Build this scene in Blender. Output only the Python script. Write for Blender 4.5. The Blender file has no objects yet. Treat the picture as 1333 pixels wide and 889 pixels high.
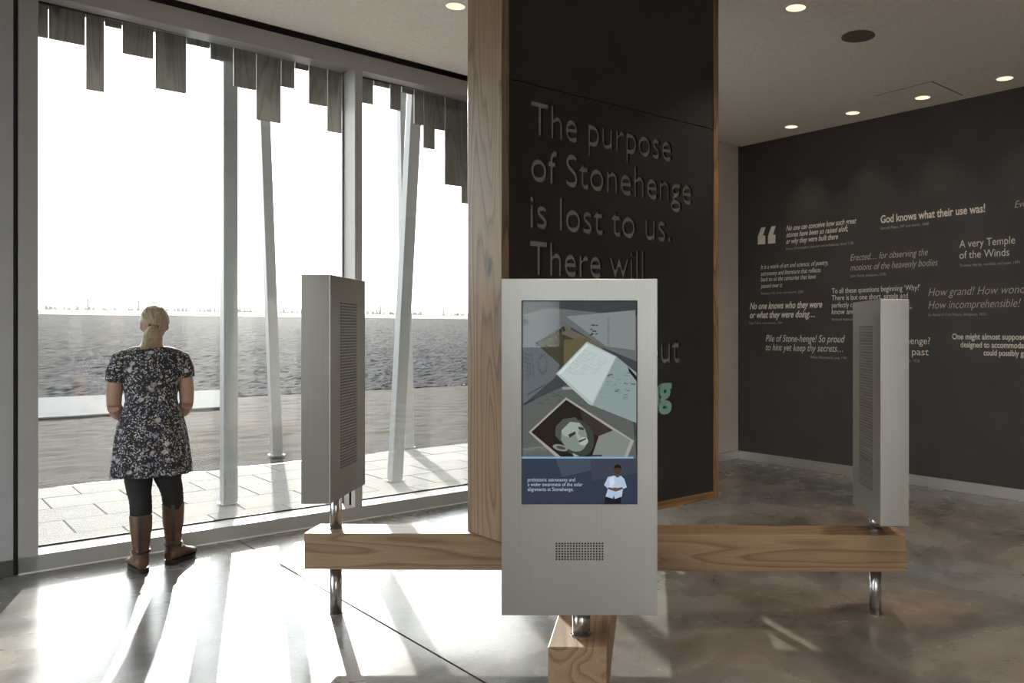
import bpy, bmesh, math, random
from mathutils import Vector, Matrix, Euler, noise

# ------------------------------------------------------------------ camera, sky, sun, exposure
scene = bpy.context.scene
COL = scene.collection
cam_d = bpy.data.cameras.new('camera'); cam = bpy.data.objects.new('camera', cam_d); COL.objects.link(cam)
cam.location = (0, 0, 1.5); cam.rotation_euler = (math.radians(90), 0, 0)
cam_d.sensor_width = 36.0; cam_d.lens = 36.0 * 1070 / 1333
cam_d.shift_x = -163.5 / 1333; cam_d.shift_y = -13.5 / 1333
cam_d.clip_end = 2000; cam_d.clip_start = 0.05
scene.camera = cam
world = bpy.data.worlds.new('sky'); scene.world = world; world.use_nodes = True
bgn = world.node_tree.nodes['Background']
bgn.inputs[0].default_value = (0.97, 0.985, 1.0, 1); bgn.inputs[1].default_value = 3.6
sd = bpy.data.lights.new('sun', 'SUN'); sun = bpy.data.objects.new('sun', sd); COL.objects.link(sun)
sd.energy = 6.2; sd.angle = math.radians(0.55); sd.color = (1.0, 0.94, 0.86)
SUN_DIR = Vector(((331 - 830) / 1070, 1.0, (431 - 116) / 1070)).normalized()
sun.rotation_euler = SUN_DIR.to_track_quat('Z', 'Y').to_euler()
sun.location = SUN_DIR * 40
vs = scene.view_settings
vs.view_transform = 'Standard'; vs.look = 'None'; vs.gamma = 1; vs.use_curve_mapping = False
vs.exposure = 1.05
scene.cycles.sample_clamp_indirect = 5.0
scene.cycles.blur_glossy = 1.0

# ------------------------------------------------------------------ room frame: s along the glazed wall, t towards it
YAW = math.radians(42.8)
A = Vector((math.cos(YAW), math.sin(YAW), 0)); B = Vector((-math.sin(YAW), math.cos(YAW), 0))
def st(X, Y): return (X * A.x + Y * A.y, X * B.x + Y * B.y)
def ceil_z(s): return 3.66 + 0.016 * (7.43 - s)
T_WALL = 6.295
S_BLACK = 7.43

def lin(c):
    return tuple(((v / 255) / 12.92 if v / 255 <= 0.04045 else ((v / 255 + 0.055) / 1.055) ** 2.4) for v in c) + (1,)

# ------------------------------------------------------------------ materials
class Mat:
    def __init__(s, name):
        s.m = bpy.data.materials.new(name); s.m.use_nodes = True
        s.nt = s.m.node_tree; s.n = s.nt.nodes; s.l = s.nt.links
        s.p = s.n['Principled BSDF']; s.out = s.n['Material Output']
    def node(s, t, **k):
        n = s.n.new(t)
        for a, b in k.items():
            if a in n.inputs.keys(): n.inputs[a].default_value = b
            else: setattr(n, a, b)
        return n
    def coord(s, scale=(1, 1, 1), loc=(0, 0, 0), rot=(0, 0, 0)):
        tc = s.node('ShaderNodeTexCoord'); mp = s.node('ShaderNodeMapping')
        mp.inputs['Scale'].default_value = scale; mp.inputs['Location'].default_value = loc; mp.inputs['Rotation'].default_value = rot
        s.l.new(tc.outputs['Object'], mp.inputs['Vector']); return mp.outputs[0]
    def noise(s, vec, scale, detail=4, rough=0.55, dist=0.0):
        n = s.node('ShaderNodeTexNoise'); n.inputs['Scale'].default_value = scale; n.inputs['Detail'].default_value = detail
        n.inputs['Roughness'].default_value = rough; n.inputs['Distortion'].default_value = dist
        s.l.new(vec, n.inputs['Vector']); return n.outputs['Fac']
    def ramp(s, fac, stops, interp='LINEAR'):
        r = s.node('ShaderNodeValToRGB'); r.color_ramp.interpolation = interp
        el = r.color_ramp.elements
        while len(el) < len(stops): el.new(0.5)
        for e, (p, c) in zip(el, stops):
            e.position = p; e.color = c if len(c) == 4 else tuple(c) + (1,)
        s.l.new(fac, r.inputs[0]); return r.outputs[0]
    def mix(s, f, a, b, mode='MIX'):
        m = s.node('ShaderNodeMix', data_type='RGBA', blend_type=mode)
        for sock, v in ((0, f), (6, a), (7, b)):
            if isinstance(v, (int, float)): m.inputs[sock].default_value = v
            elif isinstance(v, tuple): m.inputs[sock].default_value = v
            else: s.l.new(v, m.inputs[sock])
        return m.outputs[2]
    def math(s, op, a, b=0.0, c=0.0):
        m = s.node('ShaderNodeMath', operation=op)
        for i, v in enumerate((a, b, c)):
            if isinstance(v, (int, float)): m.inputs[i].default_value = v
            else: s.l.new(v, m.inputs[i])
        return m.outputs[0]
    def bump(s, h, strength=0.2, dist=0.01):
        b = s.node('ShaderNodeBump'); b.inputs['Strength'].default_value = strength; b.inputs['Distance'].default_value = dist
        s.l.new(h, b.inputs['Height']); s.l.new(b.outputs[0], s.p.inputs['Normal'])
    def set(s, **k):
        for a, v in k.items():
            a = a.replace('_', ' ')
            if isinstance(v, (int, float, tuple)): s.p.inputs[a].default_value = v
            else: s.l.new(v, s.p.inputs[a])
        return s

def g(v): return (v, v, v, 1)

def plain(name, col, rough=0.6, metal=0.0, var=0.06, scale=6, bump=0.0, bscale=120):
    m = Mat(name); v = m.coord()
    n = m.noise(v, scale, 4)
    dark = tuple(c * (1 - var) for c in col[:3]) + (1,); lite = tuple(min(1, c * (1 + var)) for c in col[:3]) + (1,)
    m.set(Base_Color=m.ramp(n, [(0.3, dark), (0.7, lite)]), Roughness=rough, Metallic=metal)
    if bump: m.bump(m.noise(v, bscale, 3), bump, 0.003)
    if rough > .9: m.p.inputs['Specular IOR Level'].default_value = 0.02
    return m.m

def wood(name, axis='x', seed=0.0, tint=(1, 1, 1), knots=True):
    """plain-sawn oak: growth rings stretched along the length axis"""
    m = Mat(name)
    L = 0.085
    sc = {'x': (L, 1, 1), 'y': (1, L, 1), 'z': (1, 1, L)}[axis]
    v = m.coord(sc, (seed, seed * 0.7, seed * 1.3))
    n1 = m.noise(v, 3.6, 2.5, 0.45, 0.25)
    rings = m.math('MULTIPLY', n1, 19.0)
    fr = m.math('FRACT', rings)
    sc2 = {'x': (0.02, 1, 1), 'y': (1, 0.02, 1), 'z': (1, 1, 0.02)}[axis]
    v2 = m.coord(sc2, (seed, 0, 0))
    fine = m.noise(v2, 260, 3, 0.6)
    base = m.ramp(fr, [(0.0, (0.20 * tint[0], 0.122 * tint[1], 0.068 * tint[2])), (0.12, (0.27 * tint[0], 0.180 * tint[1], 0.108 * tint[2])), (0.35, (0.33 * tint[0], 0.225 * tint[1], 0.138 * tint[2])),
                       (0.80, (0.38 * tint[0], 0.262 * tint[1], 0.165 * tint[2])), (1.0, (0.22 * tint[0], 0.138 * tint[1], 0.078 * tint[2]))])
    c = m.mix(0.45, base, m.ramp(fine, [(0.3, g(0.55)), (0.7, g(1.15))]), 'MULTIPLY')
    big = m.noise(m.coord(sc, (seed + 3, 0, 0)), 1.3, 2)
    c = m.mix(1.0, c, (0.84, 0.84, 0.84, 1), 'MULTIPLY')
    c = m.mix(0.5, c, m.ramp(big, [(0.3, (0.75, 0.72, 0.68)), (0.7, (1.1, 1.08, 1.05))]), 'MULTIPLY')
    if knots:
        kv = m.coord({'x': (1.1, 3, 3), 'y': (3, 1.1, 3), 'z': (3, 3, 1.1)}[axis], (seed * 2, seed, 0.4))
        vo = m.node('ShaderNodeTexVoronoi'); vo.inputs['Scale'].default_value = 1.35; m.l.new(kv, vo.inputs['Vector'])
        k = m.ramp(vo.outputs['Distance'], [(0.03, g(0.30)), (0.075, g(0.55)), (0.10, g(0.9)), (0.14, g(1))])
        c = m.mix(1.0, c, k, 'MULTIPLY')
    m.set(Base_Color=c, Roughness=0.48)
    m.bump(fine, 0.12, 0.002)
    return m.m

def steel(name, axis='z', rough=0.31, col=(0.47, 0.46, 0.44)):
    m = Mat(name)
    sc = {'x': (0.02, 1, 1), 'z': (1, 1, 0.02)}[axis]
    fine = m.noise(m.coord(sc), 140, 2, 0.5)
    cloud = m.noise(m.coord(), 2.2, 3, 0.5)
    r = m.math('ADD', m.math('MULTIPLY', cloud, 0.10), rough - 0.05)
    m.set(Base_Color=m.mix(0.35, m.ramp(cloud, [(0.3, tuple(c * 0.93 for c in col)), (0.7, col)]), m.ramp(fine, [(0.3, g(0.90)), (0.7, g(1.05))]), 'MULTIPLY'),
          Metallic=0.93, Roughness=r)
    return m.m

def glass(name, veil=0.03, ior=1.5, boost=1.0, tint=(0.95, 0.97, 0.96, 1)):
    m = Mat(name); m.n.remove(m.p)
    tr = m.node('ShaderNodeBsdfTransparent'); tr.inputs[0].default_value = tint
    gl = m.node('ShaderNodeBsdfGlossy'); gl.inputs['Roughness'].default_value = 0.0
    fr = m.node('ShaderNodeFresnel'); fr.inputs[0].default_value = ior
    mx = m.node('ShaderNodeMixShader'); m.l.new(m.math('MULTIPLY', fr.outputs[0], boost), mx.inputs[0])
    m.l.new(tr.outputs[0], mx.inputs[1]); m.l.new(gl.outputs[0], mx.inputs[2]); res = mx.outputs[0]
    if veil:
        tl = m.node('ShaderNodeBsdfTranslucent'); tl.inputs[0].default_value = (1, 0.98, 0.95, 1)
        n = m.noise(m.coord((1, 1, 0.35)), 2.2, 5, 0.65)
        tc = m.node('ShaderNodeTexCoord'); sx = m.node('ShaderNodeSeparateXYZ'); m.l.new(tc.outputs['Object'], sx.inputs[0])
        low = m.node('ShaderNodeMapRange'); low.inputs[1].default_value = 2.3; low.inputs[2].default_value = 0.0; low.inputs[3].default_value = 0.0; low.inputs[4].default_value = 1.0
        m.l.new(sx.outputs[2], low.inputs[0])      # whitening put in low on the panes, standing in for floor glare and haze
        amt = m.math('ADD', m.math('MULTIPLY', m.math('POWER', low.outputs[0], 3.2), 0.045), veil)
        mx2 = m.node('ShaderNodeMixShader'); m.l.new(m.math('MULTIPLY', amt, m.math('ADD', m.math('MULTIPLY', n, 0.7), 0.65)), mx2.inputs[0])
        m.l.new(res, mx2.inputs[1]); m.l.new(tl.outputs[0], mx2.inputs[2]); res = mx2.outputs[0]
    m.l.new(res, m.out.inputs[0])
    return m.m

def emit(name, col, strength=1.0):
    m = Mat(name); m.n.remove(m.p)
    e = m.node('ShaderNodeEmission'); e.inputs[0].default_value = col; e.inputs[1].default_value = strength
    m.l.new(e.outputs[0], m.out.inputs[0]); return m.m

def mat_floor():
    m = Mat('polished_concrete'); v = m.coord()
    n1 = m.noise(v, 0.6, 7, 0.58, 0.3); n2 = m.noise(v, 1.7, 9, 0.58, 0.35); n3 = m.noise(v, 60, 5, 0.65); n4 = m.noise(v, 6, 6, 0.6, 0.3)
    c = m.ramp(n1, [(0.32, (0.150, 0.164, 0.168)), (0.50, (0.195, 0.185, 0.171)), (0.68, (0.245, 0.196, 0.153))])
    c = m.mix(1.0, c, m.ramp(n2, [(0.28, g(0.42)), (0.50, g(0.92)), (0.74, g(1.35))]), 'MULTIPLY')
    c = m.mix(0.5, c, m.ramp(n4, [(0.25, g(0.65)), (0.75, g(1.25))]), 'MULTIPLY')
    c = m.mix(0.5, c, m.ramp(n3, [(0.3, g(0.75)), (0.7, g(1.15))]), 'MULTIPLY')
    r = m.ramp(n2, [(0.3, g(0.20)), (0.7, g(0.33))])
    m.set(Base_Color=c, Roughness=r); m.p.inputs['Specular IOR Level'].default_value = 0.5
    m.bump(m.noise(v, 9, 5), 0.05, 0.005)
    return m.m

def mat_soil():
    m = Mat('ploughed_soil'); v = m.coord()
    n1 = m.noise(v, 0.05, 4); n2 = m.noise(v, 1.4, 8, 0.75); 
    c = m.ramp(n2, [(0.38, (0.003, 0.003, 0.0035)), (0.52, (0.0055, 0.0062, 0.0076)), (0.65, (0.022, 0.025, 0.033))])
    c = m.mix(0.5, c, m.ramp(n1, [(0.3, g(0.8)), (0.7, g(1.2))]), 'MULTIPLY')
    m.set(Base_Color=c, Roughness=0.95); m.p.inputs['Specular IOR Level'].default_value = 0.02
    m.bump(n2, 0.8, 0.08)
    return m.m

def mat_dress():
    m = Mat('floral_fabric'); v = m.coord()
    dv = m.node('ShaderNodeVectorMath', operation='ADD')
    ns = m.node('ShaderNodeTexNoise'); ns.inputs['Scale'].default_value = 30; m.l.new(v, ns.inputs['Vector'])
    sc = m.node('ShaderNodeVectorMath', operation='SCALE'); sc.inputs['Scale'].default_value = 0.03
    m.l.new(ns.outputs['Color'], sc.inputs[0]); m.l.new(v, dv.inputs[0]); m.l.new(sc.outputs[0], dv.inputs[1])
    vo = m.node('ShaderNodeTexVoronoi'); vo.inputs['Scale'].default_value = 95; m.l.new(dv.outputs[0], vo.inputs['Vector'])
    f = m.ramp(vo.outputs['Distance'], [(0.38, g(1)), (0.50, g(0))])
    sel = m.ramp(m.noise(v, 42, 4, 0.7), [(0.44, g(0)), (0.52, g(1))])
    vo2 = m.node('ShaderNodeTexVoronoi'); vo2.inputs['Scale'].default_value = 13; m.l.new(dv.outputs[0], vo2.inputs['Vector'])
    big = m.ramp(vo2.outputs['Distance'], [(0.17, g(0.8)), (0.24, g(0))])
    fl_ = m.mix(1.0, m.mix(1.0, f, sel, 'MULTIPLY'), big, 'LIGHTEN')
    petal = m.ramp(m.noise(v, 20, 2), [(0.4, (0.32, 0.29, 0.28)), (0.5, (0.60, 0.58, 0.56)), (0.6, (0.34, 0.35, 0.46))])
    m.set(Base_Color=m.mix(fl_, (0.012, 0.012, 0.016, 1), petal), Roughness=0.8)
    return m.m

def mat_hair():
    m = Mat('blonde_hair')
    n = m.noise(m.coord((1, 1, 0.12)), 170, 3, 0.6)
    n2 = m.noise(m.coord((1, 1, 0.5)), 18, 3)
    c = m.mix(0.5, m.ramp(n, [(0.3, (0.20, 0.145, 0.08)), (0.7, (0.50, 0.41, 0.28))]), m.ramp(n2, [(0.3, g(0.7)), (0.7, g(1.2))]), 'MULTIPLY')
    m.set(Base_Color=c, Roughness=0.45); m.bump(n, 0.5, 0.004)
    return m.m

def mat_slab():
    m = Mat('paving_stone'); v = m.coord()
    oi = m.node('ShaderNodeObjectInfo')
    c = m.ramp(m.noise(v, 3, 5, 0.6), [(0.3, (0.070, 0.068, 0.064)), (0.7, (0.110, 0.106, 0.101))])
    c = m.mix(0.6, c, m.ramp(oi.outputs['Random'], [(0, g(0.7)), (1, g(1.15))]), 'MULTIPLY')
    m.set(Base_Color=c, Roughness=0.9); m.p.inputs['Specular IOR Level'].default_value = 0.12; m.bump(m.noise(v, 30, 4), 0.25, 0.005)
    return m.m

M = dict(
    frame=plain('painted_frame', (0.37, 0.36, 0.35), 0.42, var=0.03),
    lining=plain('grey_wall_lining', (0.38, 0.38, 0.395), 0.45, var=0.03),
    shadow=plain('dark_gasket', (0.03, 0.03, 0.03), 0.7),
    skirt=plain('dark_skirting', (0.07, 0.07, 0.068), 0.5),
    white=plain('pale_wall_paint', (0.74, 0.67, 0.60), 0.7, var=0.03, bump=0.1),
    ceil=plain('textured_ceiling', (0.87, 0.82, 0.765), 0.85, var=0.07, scale=35, bump=0.25, bscale=160),
    black=plain('charcoal_wall', (0.043, 0.040, 0.037), 0.50, var=0.12, scale=3, bump=0.05),
    board=plain('charcoal_board', (0.026, 0.0245, 0.0245), 0.42, var=0.15, scale=3),
    core=plain('recess_grey', (0.38, 0.355, 0.33), 0.45, var=0.08),
    teal=plain('teal_lettering', (0.22, 0.42, 0.36), 0.4),
    print=plain('pale_print', (0.70, 0.66, 0.59), 0.6, var=0.02),
    printdim=plain('dim_print', (0.38, 0.355, 0.32), 0.6, var=0.02),
    printred=plain('muted_print', (0.52, 0.44, 0.39), 0.6, var=0.02),
    steel=steel('brushed_steel'), steelx=steel('brushed_steel_skirting', 'x', 0.34, (0.56, 0.55, 0.53)),
    post=steel('polished_steel_post', 'z', 0.22, (0.5, 0.5, 0.5)),
    dark=plain('black_void', (0.008, 0.008, 0.008), 0.8),
    oakx=wood('oak_beam', 'x', 1.7), oakx2=wood('oak_beam_right', 'x', 6.1, (0.95, 0.9, 0.8)), oaky=wood('oak_beam_front', 'y', 4.2, (1.05, 1.05, 1.05), False),
    oakz=wood('oak_post', 'z', 2.6, (0.98, 0.98, 1.0)), oakrail=wood('oak_rail', 'x', 3.3, (1, 0.85, 0.6), False), oakzr=wood('oak_edge', 'z', 5.1, (1, 0.88, 0.7), False),
    glass=glass('window_glass', 0.001, 1.5, 1.0), sglass=glass('screen_glass', 0, 1.5, 0.8, (1, 1, 1, 1)), bglass=glass('rear_glass', 0, 1.5),
    floor=mat_floor(), soil=mat_soil(), slab=mat_slab(),
    verge=plain('verge_earth', (0.0075, 0.006, 0.0052), 0.95, var=0.35, scale=2.5, bump=0.8, bscale=12),
    grass=plain('pale_grass', (0.12, 0.125, 0.10), 0.95, var=0.2, scale=0.3),
    hedge=plain('bare_hedge', (0.17, 0.17, 0.16), 0.95, var=0.4, scale=1.5),
    chalk=plain('pale_chalk', (0.046, 0.048, 0.052), 0.92, var=0.1, scale=1.2, bump=0.3, bscale=8),
    board_t=wood('weathered_board', 'z', 8.3, (0.55, 0.72, 1.05)),
    column=plain('grey_column', (0.12, 0.125, 0.125), 0.40, var=0.05),
    canopy=plain('canopy_soffit', (0.45, 0.44, 0.42), 0.6),
    skin=plain('skin', (0.36, 0.215, 0.16), 0.5, var=0.06, scale=20), lips=plain('lips', (0.45, 0.15, 0.13), 0.4), eye=plain('eye', (0.7, 0.7, 0.7), 0.2), iris=plain('iris', (0.05, 0.09, 0.12), 0.2),
    dress=mat_dress(), hair=mat_hair(),
    legging=plain('black_knit', (0.013, 0.012, 0.013), 0.85, bump=0.3, bscale=300),
    leather=plain('brown_leather', (0.105, 0.052, 0.028), 0.42, var=0.35, scale=14, bump=0.25, bscale=60),
    leather_d=plain('dark_leather', (0.03, 0.018, 0.013), 0.5), sole=plain('boot_sole', (0.02, 0.015, 0.012), 0.6),
    brass=plain('buckle_metal', (0.5, 0.42, 0.3), 0.3, metal=1.0),
    trim=plain('light_trim', (0.8, 0.78, 0.75), 0.4), lamp=emit('lamp_glow', (1.0, 0.80, 0.60, 1), 0.62),
    grille=plain('speaker_mesh', (0.16, 0.155, 0.14), 0.5, metal=0.3, var=0.1, scale=60),
)

# ------------------------------------------------------------------ mesh helpers
class MB:
    def __init__(s): s.v = []; s.f = []; s.mi = []; s.cur = 0
    def add(s, vs, fs):
        o = len(s.v); s.v += [tuple(p) for p in vs]; s.f += [tuple(i + o for i in f) for f in fs]; s.mi += [s.cur] * len(fs); return s
    def box(s, x0, x1, y0, y1, z0, z1):
        return s.add([(x0, y0, z0), (x1, y0, z0), (x1, y1, z0), (x0, y1, z0), (x0, y0, z1), (x1, y0, z1), (x1, y1, z1), (x0, y1, z1)],
                     [(0, 3, 2, 1), (4, 5, 6, 7), (0, 1, 5, 4), (1, 2, 6, 5), (2, 3, 7, 6), (3, 0, 4, 7)])
    def hexa(s, p):  # 8 corners, same order as box
        return s.add(p, [(0, 3, 2, 1), (4, 5, 6, 7), (0, 1, 5, 4), (1, 2, 6, 5), (2, 3, 7, 6), (3, 0, 4, 7)])
    def poly(s, pts): return s.add(pts, [tuple(range(len(pts)))])
    def loft(s, rings, caps=True):
        n = len(rings[0]); o = []
        for r in rings: o += r
        fs = []
        for k in range(len(rings) - 1):
            for i in range(n):
                j = (i + 1) % n; fs.append((k * n + i, k * n + j, (k + 1) * n + j, (k + 1) * n + i))
        if caps: fs.append(tuple(range(n))[::-1]); fs.append(tuple((len(rings) - 1) * n + i for i in range(n)))
        return s.add(o, fs)
    def cyl(s, c, r, z0, z1, n=24):
        return s.loft([[(c[0] + r * math.cos(2 * math.pi * i / n), c[1] + r * math.sin(2 * math.pi * i / n), z) for i in range(n)] for z in (z0, z1)])
    def tube(s, pts, rad, n=12, flat=1.0):
        """tapered tube through points with a radius each"""
        rings = []
        P = [Vector(p) for p in pts]
        for i, p in enumerate(P):
            d = (P[min(i + 1, len(P) - 1)] - P[max(i - 1, 0)]).normalized()
            u = d.cross(Vector((0, 1, 0.01))); u = u.normalized() if u.length > 1e-4 else Vector((1, 0, 0)); w = d.cross(u).normalized()
            rings.append([tuple(p + (u * math.cos(2 * math.pi * k / n) + w * flat * math.sin(2 * math.pi * k / n)) * rad[i]) for k in range(n)])
        return s.loft(rings)
    def ball(s, c, r, n=16, m=10, rot=None):
        rings = []
        for j in range(1, m):
            a = math.pi * j / m; ring = []
            for i in range(n):
                b = 2 * math.pi * i / n
                p = Vector((r[0] * math.sin(a) * math.cos(b), r[1] * math.sin(a) * math.sin(b), -r[2] * math.cos(a)))
                if rot: p = rot @ p
                ring.append(tuple(Vector(c) + p))
            rings.append(ring)
        return s.loft(rings)
    def build(s, name, mats, parent=None, smooth=False, bevel=0.0, segs=2):
        me = bpy.data.meshes.new(name); me.from_pydata(s.v, [], s.f); me.update()
        mats = mats if isinstance(mats, (list, tuple)) else [mats]
        for m in mats: me.materials.append(m)
        if len(mats) > 1:
            for p, i in zip(me.polygons, s.mi): p.material_index = i
        if smooth:
            for p in me.polygons: p.use_smooth = True
        o = bpy.data.objects.new(name, me); COL.objects.link(o)
        if parent: o.parent = parent
        if bevel:
            b = o.modifiers.new('bevel', 'BEVEL'); b.width = bevel; b.segments = segs; b.limit_method = 'ANGLE'; b.angle_limit = math.radians(40)
        return o

def empty(name, loc=(0, 0, 0), rz=0.0):
    o = bpy.data.objects.new(name, None); COL.objects.link(o); o.location = loc; o.rotation_euler = (0, 0, rz); o.empty_display_size = 0.1; return o
def tag(o, label=None, cat=None, group=None, kind=None):
    if label: o['label'] = label
    if cat: o['category'] = cat
    if group: o['group'] = group
    if kind: o['kind'] = kind
    return o
def room(o): o.rotation_euler = (0, 0, YAW); return o
def struct(o, label=None): o['kind'] = 'structure'; return room(o)

# ------------------------------------------------------------------ text helper (built-in font only)
def text_mesh(body, xs=1.0, weight=0.0, shear=0.0, extrude=0.0, spacing=1.0):
    cu = bpy.data.curves.new('t', 'FONT'); cu.body = body; cu.size = 1.0; cu.shear = shear; cu.extrude = extrude
    cu.resolution_u = 4; cu.offset = weight; cu.space_character = spacing
    o = bpy.data.objects.new('t', cu); COL.objects.link(o)
    dg = bpy.context.evaluated_depsgraph_get(); dg.update()
    me = bpy.data.meshes.new_from_object(o.evaluated_get(dg)); 
    bpy.data.objects.remove(o); bpy.data.curves.remove(cu)
    return me
def text_dims(me):
    xs = [v.co.x for v in me.vertices]; ys = [v.co.y for v in me.vertices]
    return min(xs), max(xs), min(ys), max(ys)
_m = text_mesh('H'); CAP = text_dims(_m)[3]; bpy.data.meshes.remove(_m)

# ================================================================== ROOM
S0, S1, T0 = -3.5, S_BLACK, -5.0
JOINT = 1.905
f = MB(); f.box(S0 - .3, JOINT - .006, T0 - .3, T_WALL + .5, -.12, 0); f.box(JOINT + .006, S1 + .3, T0 - .3, T_WALL + .5, -.12, 0)
floor = struct(f.build('floor', M['floor']))
sealant = MB().box(JOINT - .006, JOINT + .006, T0 - .3, T_WALL, -.12, -.008).build('joint_sealant', M['shadow'], floor)

def hexroom(s0, s1, t0, t1, zb0, zb1, zt0, zt1):
    return [(s0, t0, zb0), (s1, t0, zb1), (s1, t1, zb1), (s0, t1, zb0), (s0, t0, zt0), (s1, t0, zt1), (s1, t1, zt1), (s0, t1, zt0)]
c = MB(); c.hexa(hexroom(S0 - .4, S1 + .4, T0 - .4, T_WALL - .05, ceil_z(S0 - .4), ceil_z(S1 + .4), ceil_z(S0 - .4) + .15, ceil_z(S1 + .4) + .15))
ceiling = struct(c.build('ceiling', M['ceil']))
# black shadow gap where the ceiling meets the glazing head
c = MB(); c.hexa(hexroom(S0, S1, T_WALL - .05, T_WALL + .5, ceil_z(S0) + .03, ceil_z(S1) + .03, ceil_z(S0) + .25, ceil_z(S1) + .25))
tag(c.build('shadow_gap', M['skirt'], ceiling))
# ceiling access hatch: fine raised outline
def ceiling_pt(x, y):
    dx = (x - 830) / 1070; dz = (431 - y) / 1070
    sA = dx * A.x + A.y; Z = 2.16 / dz
    for _ in range(6): Z = (ceil_z(sA * Z) - 1.5) / dz
    return st(dx * Z, Z)
h0, h1, h2 = ceiling_pt(1213, 106), ceiling_pt(1253, 124), ceiling_pt(1138, 125)
hm = MB()
def hatch_line(p, q, w):
    d = (Vector(q) - Vector(p)); n = Vector((-d.y, d.x)).normalized() * w
    z = lambda P: ceil_z(P[0]) - .0015
    pts = [Vector(p) - n, Vector(q) - n, Vector(q) + n, Vector(p) + n]
    hm.hexa([(a.x, a.y, z(a)) for a in pts] + [(a.x, a.y, z(a) + .003) for a in pts])
hatch_line(h0, h1, .006); hatch_line(h0, h2, .003)
hatch = hm.build('hatch_seam', M['skirt'], ceiling)

# walls
TW = T_WALL
w = MB(); w.hexa(hexroom(4.74, S1 + .3, TW - .01, TW + .45, -.1, -.1, 3.9, 3.9))
struct(w.build('wall_return', M['white']))
w = MB(); w.box(S0 - .4, .615, TW, TW + .45, -.1, 3.95)
struct(w.build('wall_left', M['lining']))
w = MB(); w.box(.612, .640, TW + .03, TW + .4, -.1, 3.95); struct(w.build('trim_1', M['shadow']))
w = MB(); w.box(S0, .612, TW - .012, TW, 0, .10); struct(w.build('baseboard_left', M['skirt'], bevel=.002))
w = MB(); w.box(S1, S1 + .3, T0 - .3, TW + .4, -.1, 3.75)
wall_right = struct(w.build('wall_right', M['black']))
w = MB()
tt = [TW - .012, 3.9, 1.65, -.7, -3.0, T0]
for i in range(len(tt) - 1): w.box(S1 - .012, S1, tt[i + 1] + .001, tt[i] - .001, 0, .10)
struct(w.build('baseboard_right', M['steelx'], bevel=.0015))
w = MB(); w.box(4.74, S1 - .012, TW - .024, TW - .01, 0, .10); struct(w.build('baseboard_return', M['steelx'], bevel=.0015))
# rear and far-left walls: glazed pavilion bays behind the photographer
def bay_wall(name, wname, along, fixed, a0, a1, npier, solid=()):
    m = MB(); step = (a1 - a0) / npier; gm = MB()
    for k in range(npier + 1):
        a = a0 + k * step; q = (a - .22, a + .22)
        m.box(q[0], q[1], fixed - .3, fixed, -.1, 3.9) if along == 's' else m.box(fixed - .3, fixed, q[0], q[1], -.1, 3.9)
    for k in solid:
        q = (a0 + k * step, a0 + (k + 1) * step)
        m.box(q[0], q[1], fixed - .3, fixed, .1, 3.4) if along == 's' else m.box(fixed - .3, fixed, q[0], q[1], .1, 3.4)
    for zz in ((-.1, .12), (3.3, 3.95)):
        m.box(a0, a1, fixed - .3, fixed, *zz) if along == 's' else m.box(fixed - .3, fixed, a0, a1, *zz)
    wl = struct(m.build(name, M['white']))
    e = empty(wname); struct(e)
    for k in [q_ for q_ in range(npier) if q_ not in solid]:
        a = a0 + k * step + .22; b = a + step - .44
        gm = MB()
        gm.box(a, b, fixed - .16, fixed - .148, .12, 3.3) if along == 's' else gm.box(fixed - .16, fixed - .148, a, b, .12, 3.3)
        gm.build('pane', M['bglass'], e)
    return wl
bay_wall('wall_rear', 'window_2', 's', T0, S0, S1, 4, (1, 2, 3))
bay_wall('wall_far_left', 'window_3', 't', S0, T0, TW, 3, (1,))

# ------------------------------------------------------------------ the glazed wall
win = empty('window_1'); struct(win)
GT = 6.515   # glass plane
SL, SM0, SM1, SR = .740, 2.780, 2.842, 4.65
zbf = lambda s: 3.56 + .014 * (3.8 - s)
m = MB(); m.box(.640, SL, TW, TW + .26, 0, 3.9); m.build('jamb', M['frame'], win, bevel=.003)
m = MB(); m.box(SR, 4.74, TW, TW + .26, 0, 3.9); m.build('jamb', M['frame'], win, bevel=.003)
m = MB(); m.box(SM0, SM1, TW, TW + .26, .105, zbf(2.8) + .01); m.build('mullion', M['frame'], win, bevel=.003)
m = MB(); m.hexa([(.64, TW, 0), (4.74, TW, 0), (4.74, TW + .26, 0), (.64, TW + .26, 0), (.64, TW, .105), (4.74, TW, .105), (4.74, TW + .26, .112), (.64, TW + .26, .112)])
m.build('sill', M['frame'], win, bevel=.003)
m = MB(); m.box(.64, 4.74, TW - .006, TW, 0, .008); m.build('sill_bead', M['trim'], win)
m = MB(); s0, s1 = .64, 4.74
m.hexa([(s0, TW, zbf(s0)), (s1, TW, zbf(s1)), (s1, TW + .26, zbf(s1) + .03), (s0, TW + .26, zbf(s0) + .03),
        (s0, TW, ceil_z(s0) - .03), (s1, TW, ceil_z(s1) - .03), (s1, TW + .26, ceil_z(s1) - .03), (s0, TW + .26, ceil_z(s0) - .03)])
m.build('head', M['frame'], win, bevel=.003)
for a, b in ((SL, SM0), (SM1, SR)):
    m = MB(); m.box(a - .01, b + .01, GT, GT + .012, .112, zbf(a) + .03); m.mi[4] = 1; m.build('pane', [M['bglass'], M['glass']], win)
    k = MB(); k.box(a, b, GT - .012, GT - .002, .108, .120); k.box(a, b, GT - .012, GT - .002, zbf(a) + .012, zbf(a) + .03)
    k.build('gasket', M['shadow'], win)
    k = MB(); k.box(a, a + .012, GT - .006, GT - .001, .11, 3.62); k.box(b - .012, b, GT - .006, GT - .001, .11, 3.62)
    k.build('edge_spacer', M['column'], win)

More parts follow.
